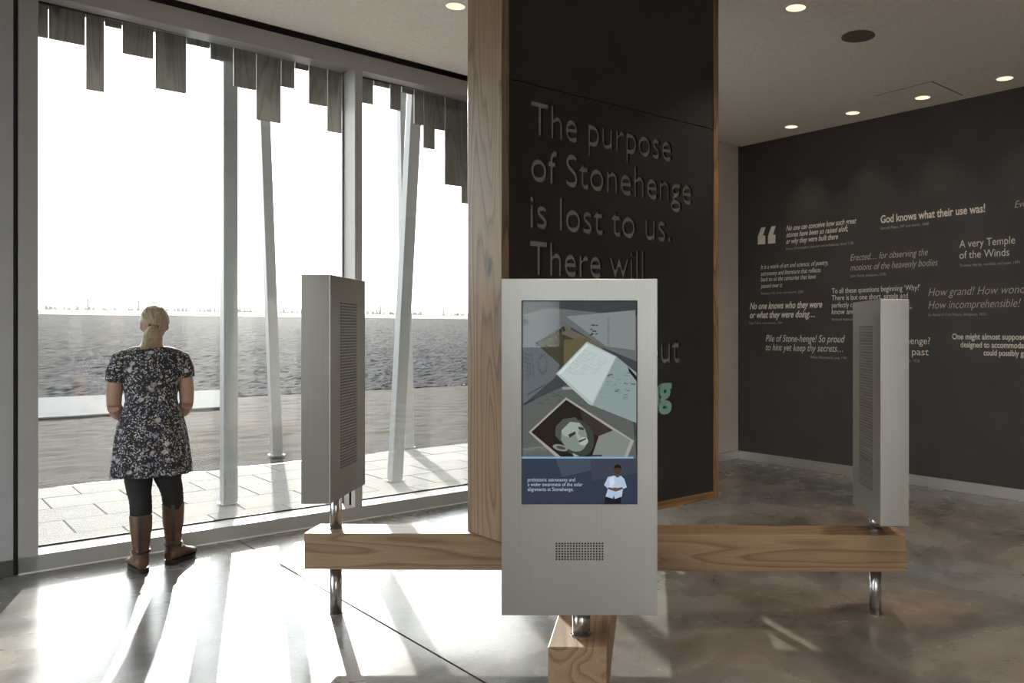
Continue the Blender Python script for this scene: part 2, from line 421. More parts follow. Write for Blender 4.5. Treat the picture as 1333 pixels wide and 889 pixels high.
# ------------------------------------------------------------------ weathered boards hanging over the glass outside
cl = empty('hanging_board_screen'); room(cl)
tag(cl, 'jagged row of weathered grey timber boards hanging outside along the top of the glazing', 'timber screen')
boards = [(.640, .848, 3.20), (.853, 1.057, 3.473), (1.064, 1.170, 3.174), (1.174, 1.276, 3.641), (1.281, 1.473, 3.473), (1.488, 1.689, 3.267), (1.694, 1.852, 3.641),
          (1.857, 2.015, 3.565), (2.021, 2.184, 3.39), (2.187, 2.371, 3.162), (2.377, 2.480, 3.462), (2.486, 2.591, 3.628), (2.597, 2.745, 3.364), (2.749, 2.900, 3.162),
          (2.905, 3.042, 3.60), (3.048, 3.151, 3.459), (3.158, 3.303, 3.628), (3.308, 3.408, 3.451), (3.416, 3.530, 3.619), (3.534, 3.623, 3.357), (3.627, 3.738, 3.158),
          (3.742, 3.840, 3.347), (3.845, 4.017, 2.853), (4.021, 4.15, 2.70), (4.155, 4.30, 2.62), (4.305, 4.44, 2.95), (4.445, 4.60, 2.50), (4.605, 4.72, 2.72)]
boards[0] = (.640, .848, 3.473)
rnd = random.Random(4)
for s0, s1, z in boards:
    dt = rnd.uniform(0, .012)
    MB().box(s0, s1, 6.75 + dt, 6.775 + dt, z, 4.35).build('board', M['board_t'], cl, bevel=.003, segs=1)
m = MB(); m.box(.3, 5.0, 6.78, 6.86, 3.70, 3.80); m.build('fixing_rail', M['board_t'], cl)
m = MB(); m.box(S0 - .5, 5.1, 6.56, 6.74, 3.90, 4.5); m.box(.3, 5.0, 6.5, 6.74, 3.78, 3.95); struct(m.build('wall_fascia', M['column']))
m = MB(); m.box(S0 - .5, S1 + .5, T0 - .5, 6.9, 4.4, 4.5); struct(m.build('roof', M['canopy']))
m = MB(); m.box(-7, 10, 3.0, 9.6, 5.3, 5.42)
can = room(m.build('canopy', M['canopy'])); tag(can, 'thin flat canopy roof above the paving, resting on the slanting columns', 'canopy')

# leaning columns
def column(base, top_xy, ztop_ref, label):
    """base on the ground, passing over top_xy at height ztop_ref; carried up to the canopy"""
    bx, by = base; k = 5.3 / ztop_ref
    dx, dy = (top_xy[0] - bx) * k, (top_xy[1] - by) * k
    e = empty('leaning_column', (bx, by, 0), YAW)
    h = .058; m = MB()
    d = Vector((dx, dy, 0)); d.rotate(Euler((0, 0, -YAW)))
    m.loft([[(d.x * q + sx * h, d.y * q + sy * h, 5.3 * q) for sx, sy in ((-1, -1), (1, -1), (1, 1), (-1, 1))] for q in (0, .5, 1)])
    m.build('shaft', M['column'], e, bevel=.006)
    MB().box(-.075, .075, -.075, .075, 0, .006).build('base_plate', M['column'], e)
    tag(e, label, 'column', 'slender square columns outside the glass')
    for q in (.62,):
        MB().box(d.x * q - .0595, d.x * q + .0595, d.y * q - .0595, d.y * q + .0595, 5.3 * q, 5.3 * q + .006).build('joint_ring', M['column'], e)
    return e
column((-3.5625, 7.165), (-3.5625, 7.165), 5.3, 'upright square grey column outside, just right of the standing woman')
column((-4.379, 9.969), (-4.53, 9.969), 4.04, 'leaning grey column outside, at the far edge of the paving left of the left kiosk')
column((-2.443, 8.273), (-2.241, 8.273), 3.90, 'pale column leaning left at its foot, seen in the narrower right pane')
column((-2.970, 10.629), (-3.04, 10.629), 4.35, 'farther column crossing behind the pale leaning one in the right pane')

# ------------------------------------------------------------------ outside ground
m = MB(); m.box(-60, 60, -60, 6.5, -.3, -.13); struct(m.build('ground_rear', M['verge']))
paving = empty('paving'); struct(paving)
sl_mesh = None
nslab = 0
for i in range(5):
    for j in range(19):
        s0 = -1.6 + j * .6 + (.3 if i % 2 else 0); t0 = 6.80 + i * .575
        if sl_mesh is None:
            o = MB().box(0, .592, 0, .567, -.06, 0).build('paving_slab', M['slab'], paving, bevel=.004, segs=1); sl_mesh = o
        else:
            o = sl_mesh.copy(); COL.objects.link(o); o.parent = paving
        o.location = (s0, t0, -.010 + rnd.uniform(-.002, .002))
m = MB(); m.box(-12, 14, 6.55, 9.75, -.2, -.035); m.build('paving_bed', M['column'], paving)

def ground_z(s, t):
    if t < 22: return 0.0
    if t < 140: return 3.8 * (t - 22) / 118
    return 3.8 + (t - 140) * .034 if t < 195 else 5.67 + (t - 195) * .004
def terrain(name, mat, t_list, s_rng, ns, amp, freq, fixed=0.0):
    v = []; fc = []
    for i, t in enumerate(t_list):
        sa, sb = s_rng(t)
        for j in range(ns + 1):
            s = sa + (sb - sa) * j / ns
            n = noise.fractal(Vector((s * freq, t * freq, 0)), 0.9, 2.1, 4) * amp
            v.append((s, t, ground_z(s, t) + n + fixed))
    for i in range(len(t_list) - 1):
        for j in range(ns):
            a = i * (ns + 1) + j; fc.append((a, a + 1, a + ns + 2, a + ns + 1))
    mb = MB(); mb.v = v; mb.f = fc; mb.mi = [0] * len(fc)
    return struct(mb.build(name, mat, smooth=False))
terrain('ground_verge', M['verge'], [9.72 + i * .11 for i in range(100)], lambda t: (-14, 22), 240, .018, 2.5, -.02)
tl = [20.2]
while tl[-1] < 141: tl.append(tl[-1] + max(.09, .006 * tl[-1] - .02))
terrain('ground_field', M['soil'], tl, lambda t: (-.2 * t - 8, 1.5 * t + 14), 640, .04, 5.0, .0)
terrain('ground_grass', M['grass'], [138, 142, 150, 165, 180, 195, 230, 400], lambda t: (-120, 420), 60, .05, .1, .05)
# chalk strip beside the field
m = MB(); n = 40
for k in range(n):
    s0 = -30 + (36.0) * k / n; s1 = s0 + 36.0 / n
    e0 = 17.2 + .05 * math.sin(k * 1.7); e1 = 17.2 + .05 * math.sin((k + 1) * 1.7)
    if k == n - 1:
        m.hexa([(s0, e0, .01), (5.2, e1, .01), (6.2, 21.8, .01), (s0, 21.8, .01), (s0, e0, .03), (5.2, e1, .03), (6.2, 21.8, .06), (s0, 21.8, .06)])
    elif s1 <= 5.15:
        m.hexa([(s0, e0, .01), (s1, e1, .01), (s1, 21.8, .01), (s0, 21.8, .01), (s0, e0, .03), (s1, e1, .03), (s1, 21.8, .06), (s0, 21.8, .06)])
ch = room(m.build('chalk_strip', M['chalk'])); tag(ch, 'long low white chalk strip lying between the dark field and the verge', 'ground strip')
# hedge and fence on the skyline
rh = random.Random(9)
hv = MB()
for k in range(1500):
    s = rh.uniform(-60, 330); t = 197 + rh.uniform(-1.2, 1.2); h = rh.uniform(.5, 1.7) * (0.6 + .6 * (noise.noise(Vector((s * .04, 0, 0))) + .6)); wd = rh.uniform(.05, .5)
    z = ground_z(s, t) - .1; a = rh.uniform(-.2, .2)
    hv.add([(s - wd, t, z), (s + wd, t, z), (s + a, t + .1, z + h), (s, t + .6, z)], [(0, 1, 2), (1, 3, 2), (3, 0, 2), (0, 3, 1)])
hd = room(hv.build('hedge', M['hedge'])); tag(hd, 'low bare hedge along the skyline beyond the field', 'hedge', kind='stuff')
fe = room(empty('field_fence')); tag(fe, 'distant post and wire fence in front of the skyline hedge', 'fence')
pm = None
for k in range(38):
    s = -30 + k * 8.6
    if pm is None: o = pm = MB().box(-.12, .12, -.12, .12, -.3, 2.3).build('fence_post', M['hedge'], fe)
    else: o = pm.copy(); COL.objects.link(o); o.parent = fe
    o.location = (s, 190, ground_z(s, 190))
m = MB()
for zz in (.7, 1.3): m.box(-30, 290, 189.98, 190.02, ground_z(0, 190) + zz, ground_z(0, 190) + zz + .03)
m.build('fence_wire', M['hedge'], fe)

# ------------------------------------------------------------------ ceiling fittings
lights = [((593, 8), .155, 'round warm downlight in the ceiling left of the tall dark panel'),
          ((1036, 10), .16, 'large round downlight at the top of the picture right of the dark panel'),
          ((1308, 102), .16, 'round downlight nearest the right edge, close above the charcoal wall'),
          ((1201, 127), .16, 'round downlight inside the ceiling hatch outline above the charcoal wall'),
          ((1110, 147), .16, 'round downlight between the hatch light and the corner light'),
          ((1030, 165), .16, 'round downlight nearest the far corner of the room')]
for (px, d, lab) in lights + [((s_, t_), .16, '') for s_, t_ in ((.2, .6), (2.6, .6), (5.0, .6), (6.8, -1.2), (4.2, -2.4), (1.4, -2.4), (-1.2, -1.2), (4.6, 2.6))]:
    near = px[0] < 20
    s, t = px if near else ceiling_pt(*px); p = A * s + B * t; z = ceil_z(s)
    if near:
        e = empty('fill_downlight', (s, t, z)); e.parent = ceiling  # unseen fill lamps added out of view to brighten the room
    else:
        e = empty('ceiling_downlight', (p.x, p.y, z), YAW); tag(e, lab, 'ceiling light', 'round recessed ceiling downlights')
    m = MB(); n = 32; r0, r1 = d / 2, d / 2 - .012
    m.loft([[(r * math.cos(2 * math.pi * i / n), r * math.sin(2 * math.pi * i / n), zz) for i in range(n)] for r, zz in ((r0, .002), (r0, -.003), (r1, -.003), (r1, .002))], caps=False)
    m.build('trim_ring', M['trim'], e, smooth=False)
    MB().cyl((0, 0), r1 + .002, -.0015, .002, 32).build('diffuser', M['lamp'], e)
    ld = bpy.data.lights.new('downlight_lamp', 'SPOT'); ld.energy = 88 if near else 14; ld.color = (1, .84, .68); ld.spot_size = math.radians(125 if near else 75); ld.spot_blend = .9; ld.shadow_soft_size = .06
    lo = bpy.data.objects.new('downlight_lamp', ld); COL.objects.link(lo); lo.parent = e; lo.location = (0, 0, -.012)
s, t = ceiling_pt(1117, 47); p = A * s + B * t
e = empty('ceiling_speaker', (p.x, p.y, ceil_z(s)), YAW); tag(e, 'round grey loudspeaker grille set flush in the ceiling', 'speaker')
MB().cyl((0, 0), .115, -.004, .002, 40).build('grille', M['grille'], e)
m = MB(); n = 40
m.loft([[(r * math.cos(2 * math.pi * i / n), r * math.sin(2 * math.pi * i / n), zz) for i in range(n)] for r, zz in ((.122, .002), (.122, -.006), (.113, -.006), (.113, .002))], caps=False)
m.build('trim_ring', M['grille'], e)

# ------------------------------------------------------------------ quotations printed on the charcoal wall
def wall_pt(x, y):
    dx = (x - 830) / 1070; Z = S_BLACK / (dx * A.x + A.y); return (dx * B.x + B.y) * Z, 1.5 + (431 - y) * Z / 1070
def wall_text(body, x0, yb, x1, cap, weight=0.0, shear=0.0, mat='print', parent=wall_right, right=False):
    t0, z0 = wall_pt(x0, yb); t1, _ = wall_pt(x1, yb)
    W = t0 - t1                       # the wall runs towards -t as the picture goes right
    Zd = S_BLACK / (((x0 - 830) / 1070) * A.x + A.y); H = cap * Zd / 1070
    me = text_mesh(body, weight=weight, shear=shear)
    a, b, _, _ = text_dims(me); k = W / (b - a); h = H / CAP
    for v in me.vertices: v.co = Vector((S_BLACK - .0015, t0 - (v.co.x - a) * k, z0 + v.co.y * h))
    me.materials.clear(); me.materials.append(M[mat])
    o = bpy.data.objects.new('quote_lettering', me); COL.objects.link(o); o.parent = parent
    return o
BO = .022
TX = [
    ('No one can conceive how such great', 1023.5, 300.5, 1115, 6.6, .014, .35, 'print'),
    ('stones have been so raised aloft,', 1023.5, 309, 1104, 6.6, .014, .35, 'print'),
    ('or why they were built there', 1023.5, 317.5, 1091, 6.6, .014, .35, 'print'),
    ('Henry of Huntingdon, historian and archdeacon, about 1130', 1023.5, 325.5, 1111, 3.2, 0, 0, 'printdim'),
    ('It is a work of art and science, of poetry,', 990.5, 350.5, 1078, 5.6, 0.004, .3, 'print'),
    ('astronomy and literature that reflects', 990.5, 359, 1068.5, 5.6, 0.004, .3, 'print'),
    ('back to us the centuries that have', 990.5, 366.5, 1062, 5.6, 0.004, .3, 'print'),
    ('passed over it', 990.5, 375, 1018.5, 5.6, 0.004, .3, 'print'),
    ('Rosemary Hill, writer and historian, 2008', 991, 383.5, 1045.5, 3.2, 0, 0, 'printdim'),
    ('No one knows who they were', 976, 402.5, 1070.5, 8.2, BO, .35, 'print'),
    ('or what they were doing\u2026', 976, 414, 1060.5, 8.2, BO, .35, 'print'),
    ('Nigel Tufnel, rock musician, 1984', 975.5, 422, 1018, 3.0, 0, 0, 'printdim'),
    ('Pile of Stone-henge! So proud', 997, 444.5, 1100, 8.6, 0.0, .3, 'print'),
    ('to hint yet keep thy secrets\u2026', 997, 456, 1097.5, 8.6, 0.0, .3, 'print'),
    ('William Wordsworth, poet, 1794', 1054.5, 466.5, 1102, 3.4, 0, 0, 'printdim'),
    ('God knows what their use was!', 1146.5, 290.5, 1282.5, 9.6, BO, 0, 'print'),
    ('Samuel Pepys, MP and diarist, 1668', 1146.5, 299, 1209, 3.6, 0, 0, 'printdim'),
    ('Erected\u2026 for observing the', 1107, 339.5, 1208, 8.4, -.004, .3, 'printred'),
    ('motions of the heavenly bodies', 1107, 352.5, 1221, 8.4, -.004, .3, 'printred'),
    ('John Smith, antiquary, 1770', 1107, 361, 1153, 3.2, 0, 0, 'printdim'),
    ('A very Temple', 1249, 322.5, 1321.5, 9.6, .002, 0, 'print'),
    ('of the Winds', 1249, 337, 1314, 9.6, .002, 0, 'print'),
    ('Thomas Hardy, novelist and poet, 1891', 1249, 347.5, 1328, 3.6, 0, 0, 'printdim'),
    ('To all these questions beginning \u2018Why?\u2019', 1083, 382, 1198, 6.6, .004, 0, 'print'),
    ('There is but one short, simple and', 1083, 391, 1182, 6.6, .004, 0, 'print'),
    ('perfectly correct answer: We do not', 1083, 400.5, 1184.5, 6.6, .004, 0, 'print'),
    ('know and probably never shall\u201d', 1083, 409, 1187, 6.6, .004, 0, 'print'),
    ('Richard Atkinson, archaeologist, 1956', 1083, 417.5, 1150, 3.4, 0, 0, 'printdim'),
    ('How grand! How wonderful!', 1208.5, 385.5, 1366, 10.2, -.006, .3, 'printred'),
    ('How incomprehensible!', 1208.5, 402, 1329, 10.2, -.006, .3, 'printred'),
    ('Sir Richard Colt Hoare, antiquary, 1812', 1208.5, 411.5, 1284, 3.6, 0, 0, 'printdim'),
    ('What is Stonehenge?', 1114, 447, 1211, 8.6, .002, 0, 'print'),
    ('The roofless past', 1118, 460.5, 1209, 8.6, .002, 0, 'print'),
    ('Siegfried Sassoon, poet, 1928', 1145, 470, 1197, 3.6, 0, 0, 'printdim'),
    ('One might almost suppose it was', 1239.5, 441.5, 1360, 7.2, BO, 0, 'print'),
    ('designed to accommodate all that', 1250.5, 452, 1368, 7.2, BO, 0, 'print'),
    ('could possibly gather there', 1280.5, 462.5, 1372, 7.2, BO, 0, 'print'),
    ('Every age has the Stonehenge', 1321, 270.5, 1470, 9, -.004, .3, 'printred'),
]
for a in TX: wall_text(*a)
# the big opening quotation mark: two slanted wedges
qm = MB()
for (pts) in ([(986.5, 318.2), (996.2, 317.8), (996.3, 306.4), (993.2, 306.5), (996.8, 295.6), (991.0, 296.4), (986.6, 308.0)],
              [(999.8, 317.2), (1009.4, 316.6), (1009.6, 305.4), (1006.6, 305.6), (1009.9, 293.9), (1004.3, 294.8), (999.9, 307.0)]):
    q = [wall_pt(*p) for p in pts]
    qm.poly([(S_BLACK - .0015, a, b) for a, b in q])
qm.build('quotation_mark', M['print'], wall_right)

# ------------------------------------------------------------------ the tall dark panel in its oak surround
PO = Vector((-.676, 4.085, .45)); PL, PT = 1.618, .32
PH = 3.72 - PO.z
panel = empty('display_panel', PO, YAW)
tag(panel, 'tall charcoal display panel in an oak surround with large cut lettering, standing on the beams', 'display panel')
LIP = .045
MB().box(0, LIP, 0, PT, 0, PH).build('frame_post', M['oakz'], panel, bevel=.002)
MB().box(PL - LIP, PL, 0, PT, 0, PH).build('frame_post', M['oakzr'], panel, bevel=.002)
MB().box(LIP, PL - LIP, 0, PT, 0, LIP).build('bottom_rail', M['oakrail'], panel, bevel=.002)
MB().box(LIP, PL - LIP, .022, PT - .02, LIP, PH).build('core', M['core'], panel)
zs = 2.765 - PO.z
MB().box(LIP, PL - LIP, .006, .022, zs + .003, PH).build('upper_board', M['board'], panel, bevel=.001, segs=1)
MB().box(LIP, PL - LIP, PT - .02, PT - .006, LIP, PH).build('back_board', M['core'], panel)
# lettered lower board: letter outlines cut right through a 16 mm board
def panel_u(x):
    dx = (x - 830) / 1070; return (dx * PO.y - PO.x) / (A.x - dx * A.y)
def panel_z(x, y):
    u = panel_u(x); Z = PO.y + A.y * u; return 1.5 + (431 - y) * Z / 1070 - PO.z
CAPH = .168
rows = [('The purpose', 692.5, 876.5, .019), ('of Stonehenge', 692.5, 903, .019), ('is lost to us.', 691.5, 876, .019), ('There will', 691, 840.5, .019),
        ('always be', 691, 838, .019), ('debate about', 691, 887.5, .019)]
base_z = panel_z(698, 174.4)
loops = []
for k, (body, x0, x1, wt) in enumerate(rows):
    me = text_mesh(body, weight=.012)
    a, b, _, _ = text_dims(me); u0, u1 = panel_u(x0), panel_u(x1); kx = (u1 - u0) / (b - a); kz = CAPH / CAP
    bm = bmesh.new(); bm.from_mesh(me); bpy.data.meshes.remove(me)
    bmesh.ops.remove_doubles(bm, verts=bm.verts, dist=1e-5)
    be = [e_ for e_ in bm.edges if len(e_.link_faces) == 1]
    adj = {}
    for e_ in be:
        for v_ in e_.verts: adj.setdefault(v_, []).append(e_)
    seen = set()
    for e_ in be:
        if e_ in seen: continue
        seen.add(e_); start, cur = e_.verts; lp = [start]
        while cur is not start:
            lp.append(cur); nx = [q for q in adj[cur] if q not in seen]
            if not nx: break
            seen.add(nx[0]); cur = nx[0].other_vert(cur)
        loops.append([(u0 + (p.co.x - a) * kx, base_z - .240 * k + p.co.y * kz) for p in lp])
    bm.free()
cu = bpy.data.curves.new('b', 'CURVE'); cu.dimensions = '2D'; cu.fill_mode = 'BOTH'; cu.extrude = .008
for lp in [[(LIP, LIP), (PL - LIP, LIP), (PL - LIP, zs - .003), (LIP, zs - .003)]] + loops:
    sp = cu.splines.new('POLY'); sp.points.add(len(lp) - 1); sp.use_cyclic_u = True
    for q, p in zip(sp.points, lp): q.co = (p[0], p[1], 0, 1)
to = bpy.data.objects.new('b', cu); COL.objects.link(to)
dg = bpy.context.evaluated_depsgraph_get(); dg.update(); me = bpy.data.meshes.new_from_object(to.evaluated_get(dg))
bpy.data.objects.remove(to)
for v in me.vertices: v.co = Vector((v.co.x, .014 - v.co.z, v.co.y))
me.materials.clear(); me.materials.append(M['board'])
o = bpy.data.objects.new('lettered_board', me); COL.objects.link(o); o.parent = panel
me = text_mesh('its meaning', weight=.03, extrude=.02)
a, b, _, _ = text_dims(me); u0, u1 = panel_u(691), panel_u(871.5); kx = (u1 - u0) / (b - a); kz = CAPH / CAP
for v in me.vertices: v.co = Vector((u0 + (v.co.x - a) * kx, -.006 - v.co.z * .6, base_z - .240 * 6 + v.co.y * kz))
me.materials.clear(); me.materials.append(M['teal'])
o = bpy.data.objects.new('raised_lettering', me); COL.objects.link(o); o.parent = panel; o['label'] = 'raised pale teal letters'

# ------------------------------------------------------------------ oak beams in a T
BY = math.radians(-.85)
stand = empty('beam_stand', (-.176, 4.352, 0), BY)
tag(stand, 'low cross of heavy oak beams carried on steel posts under the kiosks and panel', 'stand')
MB().box(-1.557, -.10, -.104, .104, .262, .450).build('beam', M['oakx'], stand, bevel=.003)
MB().box(.10, 1.557, -.104, .104, .262, .450).build('beam', M['oakx2'], stand, bevel=.003)
MB().box(-.0985, .0985, -1.622, .104, .262, .450).build('beam', M['oaky'], stand, bevel=.003)

MB().box(-.0985, .0985, .104, 1.622, .262, .450).build('beam', M['oaky'], stand, bevel=.003)

# ------------------------------------------------------------------ kiosks
KW, KT, KH = .522, .142, 1.13
def frame_face(mb, x0, x1, z0, z1, ox0, ox1, oz0, oz1, y, flip, depth):
    """front sheet with an opening and its returns"""
    P = lambda x, z, yy=y: (x, yy, z)
    q = [[P(x0, z0), P(x1, z0), P(ox1, oz0), P(ox0, oz0)], [P(x1, z0), P(x1, z1), P(ox1, oz1), P(ox1, oz0)],
         [P(x1, z1), P(x0, z1), P(ox0, oz1), P(ox1, oz1)], [P(x0, z1), P(x0, z0), P(ox0, oz0), P(ox0, oz1)]]
    yi = y + depth
    q += [[P(ox0, oz0), P(ox1, oz0), P(ox1, oz0, yi), P(ox0, oz0, yi)], [P(ox1, oz0), P(ox1, oz1), P(ox1, oz1, yi), P(ox1, oz0, yi)],
          [P(ox1, oz1), P(ox0, oz1), P(ox0, oz1, yi), P(ox1, oz1, yi)], [P(ox0, oz1), P(ox0, oz0), P(ox0, oz0, yi), P(ox0, oz1, yi)]]
    for f_ in q: mb.add(f_ if not flip else f_[::-1], [(0, 1, 2, 3)])
def perforated(name, x0, x1, z0, z1, nx, ny, r, y, out, parent, mat):
    """sheet with real round holes; out = -1 faces -y, +1 faces +y"""
    mb = MB(); px, pz = (x1 - x0) / nx, (z1 - z0) / ny; N = 8; dp = -out * .004
    for i in range(nx):
        for j in range(ny):
            cx_, cz_ = x0 + (i + .5) * px, z0 + (j + .5) * pz
            outer = []; inner = []; back = []
            for k in range(N):
                a = 2 * math.pi * k / N; ca, sa = math.cos(a), math.sin(a); mxx = max(abs(ca), abs(sa))
                outer.append((cx_ + px / 2 * ca / mxx, y, cz_ + pz / 2 * sa / mxx))
                inner.append((cx_ + r * ca, y, cz_ + r * sa)); back.append((cx_ + r * ca, y + dp, cz_ + r * sa))
            fs = []
            for k in range(N):
                l = (k + 1) % N; fs.append((k, l, N + l, N + k)); fs.append((N + k, N + l, 2 * N + l, 2 * N + k))
            if out > 0: fs = [f_[::-1] for f_ in fs]
            mb.add(outer + inner + back, fs)
    o = mb.build(name, mat, parent); o['kind'] = 'stuff'
    MB().poly([(x0, y + dp * 1.1, z0), (x1, y + dp * 1.1, z0), (x1, y + dp * 1.1, z1), (x0, y + dp * 1.1, z1)]).build('grille_backing', M['dark'], parent)
    return o

# --- picture shown on the screens: flat artwork, u right, v down (0..1)
SC_W, SC_H = .386, .681
def screen_art():
    mb = MB(); mats = []; idx = {}
    def mat(c, e=1.0):
        key = c
        if key not in idx:
            idx[key] = len(mats); mats.append(emit('screen_ink_%d' % len(mats), tuple(x for x in lin(c)), .52))
        return idx[key]
    layer = [0]
    def put(pts, c, crop=3):
        layer[0] += 1; mb.cur = mat(c)
        out = []
        for x, y in pts:
            X = 675 + x / (6.13 if crop == 3 else 5.925); Y = (385 if crop == 3 else 510) + y / (6.13 if crop == 3 else 5.925)
            u = min(max((X - 680) / 149, 0), 1); v = min(max((Y - 391) / 264, 0), 1)
            out.append((-SC_W / 2 + u * SC_W, -.00004 * layer[0], -v * SC_H))
        ar = sum(out[i][0] * out[(i + 1) % len(out)][2] - out[(i + 1) % len(out)][0] * out[i][2] for i in range(len(out)))
        mb.poly(out if ar > 0 else out[::-1])
    def ell(cx_, cy_, rx, ry, rot, c, crop=4, n=22):
        r_ = math.radians(rot)
        put([(cx_ + rx * math.cos(a) * math.cos(r_) - ry * math.sin(a) * math.sin(r_), cy_ + rx * math.cos(a) * math.sin(r_) + ry * math.sin(a) * math.cos(r_)) for a in [2 * math.pi * k / n for k in range(n)]], c, crop)
    put([(0, 0), (1000, 0), (1000, 1800), (0, 1800)], (62, 66, 68))
    put([(32, 150), (240, 90), (940, 160), (940, 520), (700, 420), (380, 220), (240, 150), (32, 240)], (98, 101, 101))
    put([(380, 160), (930, 110), (930, 430), (700, 400)], (124, 130, 130))
    put([(32, 165), (95, 205), (32, 235)], (38, 38, 34))
    put([(32, 250), (240, 148), (420, 245), (300, 640), (32, 870)], (92, 98, 102))
    put([(135, 372), (362, 238), (690, 402), (560, 500), (345, 560)], (64, 62, 50))
    put([(362, 238), (690, 402), (655, 425), (345, 300)], (96, 94, 82))
    put([(362, 350), (560, 330), (530, 420), (360, 550)], (92, 88, 62))
    rr = random.Random(3)
    for k in range(9):
        x = 135 + k * 27; y = 372 - k * 15.5; w_ = 15 + rr.random() * 7; h_ = 26 + rr.random() * 16
        put([(x, y), (x + w_ * .6, y - h_ * .3), (x + w_ * 1.2, y + h_ * .6), (x + w_ * .5, y + h_)], (44, 44, 38))
    for k in range(60):   # plan of small dots and pencil marks on the left sheet
        a = k * .37; x = 190 + 34 * math.cos(a) * (.7 + .5 * rr.random()); y = 540 + 80 * math.sin(a) * (.8 + .3 * rr.random())
        put([(x, y), (x + 6, y - 3), (x + 7, y + 5)], (48, 52, 56))
    for k in range(12):
        x = 75 + k * 12; y = 780 - k * 7; put([(x, y), (x + 9, y - 12 * rr.random()), (x + 11, y + 5), (x + 2, y + 9)], (55, 58, 62))
    for k in range(6):
        y = 450 + k * 35; put([(40, y), (110 - k * 3, y + 24), (110 - k * 3, y + 27), (40, y + 4)], (62, 68, 72))
        x = 50 + k * 11; put([(x, 460), (x + 3, 460), (x + 24, 660), (x + 21, 660)], (66, 72, 76)) if k % 2 else None
    put([(32, 870), (420, 690), (900, 900), (940, 1300), (32, 1300)], (88, 91, 88))
    for k in range(26):  # loose ink lines
        x = 200 + rr.random() * 520; y = 760 + rr.random() * 130; dx = rr.uniform(-90, 90); dy = rr.uniform(-30, 40)
        put([(x, y), (x + dx, y + dy), (x + dx, y + dy + 4), (x, y + 4)], (52, 55, 54))
    put([(350, 725), (470, 722), (480, 742), (352, 745)], (140, 140, 136))
    put([(40, 858), (130, 814), (132, 826), (42, 872)], (50, 50, 48))
    put([(780, 480), (940, 610), (940, 1010), (590, 870)], (132, 146, 146))
    for k in range(24):
        x = 690 + rr.random() * 210; y = 600 + rr.random() * 240; dx = rr.uniform(10, 45)
        put([(x, y), (x + dx, y + rr.uniform(-12, 14)), (x + dx, y + 8), (x, y + 5)], (84, 98, 100))
    put([(870, 560), (942, 640), (942, 680), (880, 600)], (30, 33, 38))
    put([(300, 618), (545, 362), (782, 480), (590, 872), (560, 860)], (158, 170, 168))
    put([(318, 612), (545, 378), (772, 486), (588, 850)], (176, 188, 186))
    dxv = Vector((-.69, .72)); dn = Vector((.9, .44))
    for k in range(13):
        for q in range(9):
            if rr.random() < .22: continue
            p = Vector((535, 405)) + dn * (10 + k * 17) + dxv * (15 + q * 27 + rr.random() * 6)
            if k > 9 and q > 5: continue
            e_ = p + dxv * (14 + rr.random() * 8); w_ = Vector((2.4, 1.6))
            put([tuple(p), tuple(p + w_), tuple(e_ + w_), tuple(e_)], (138, 150, 150) if rr.random() < .6 else (120, 132, 134))
    put([(545, 380), (560, 388), (330, 628), (318, 614)], (196, 204, 200))
    for k in range(10): # dark pencilled marks upper right
        x = 560 + rr.random() * 60; y = 225 + rr.random() * 90; put([(x, y), (x + 26, y - 12), (x + 24, y + 2)], (50, 52, 54))
    for k in range(16):
        y = 180 + k * 14; put([(708, y), (726, y + 2), (726, y + 6), (708, y + 5)], (78, 84, 86))
    # portrait photograph
    put([(368, 38), (890, 372), (815, 560), (290, 495), (82, 305)], (150, 150, 142), 4)
    put([(370, 56), (728, 290), (640, 345), (640, 500), (335, 500), (102, 305)], (40, 35, 31), 4)
    put([(470, 120), (728, 290), (640, 345), (520, 300)], (56, 50, 46), 4)
    put([(620, 335), (735, 290), (862, 370), (810, 500), (565, 500)], (120, 126, 120), 4)
    put([(415, 460), (470, 500), (335, 500), (330, 470)], (34, 32, 31), 4)
    ell(455, 350, 125, 150, -28, (58, 62, 60))                      # jaw in shade
    ell(425, 330, 100, 132, -28, (120, 130, 124))                   # face
    ell(405, 275, 78, 62, -30, (146, 156, 148))                     # brow
    ell(500, 375, 38, 32, 0, (160, 168, 160))                       # mouth and chin light
    put([(290, 262), (345, 205), (440, 190), (478, 235), (400, 225), (335, 290), (330, 380), (285, 330)], (74, 78, 76), 4)  # hair
    put([(385, 325), (440, 298), (446, 318), (398, 348)], (50, 52, 50), 4)
    put([(462, 262), (505, 272), (505, 292), (466, 284)], (62, 64, 62), 4)
    put([(440, 300), (475, 330), (482, 362), (452, 356)], (148, 158, 150), 4)
    put([(462, 372), (520, 350), (524, 360), (470, 386)], (70, 62, 60), 4)
    ell(325, 425, 60, 24, 14, (124, 128, 122)); ell(330, 425, 36, 12, 14, (70, 70, 66))
    put([(418, 465), (470, 490), (430, 495)], (150, 152, 148), 4)
    put([(570, 480), (640, 478), (648, 492), (565, 494)], (60, 58, 56), 4)
    # lower blue band
    put([(30, 508), (915, 508), (915, 870), (30, 870)], (50, 57, 72), 4)
    put([(290, 510), (560, 510), (560, 600), (340, 650)], (66, 74, 88), 4)
    put([(560, 510), (915, 510), (915, 620), (570, 680)], (60, 64, 76), 4)
    put([(30, 494), (885, 494), (885, 508), (30, 508)], (122, 158, 182), 4)
    # sign-language interpreter in a white shirt
    put([(662, 855), (672, 790), (700, 780), (786, 785), (792, 855)], (34, 31, 34), 4)
    ell(762, 600, 27, 40, 0, (72, 56, 50)); put([(735, 590), (742, 562), (765, 552), (790, 568), (792, 600), (780, 580), (748, 580)], (30, 27, 27), 4)
    put([(745, 635), (780, 635), (784, 655), (742, 655)], (84, 64, 56), 4)
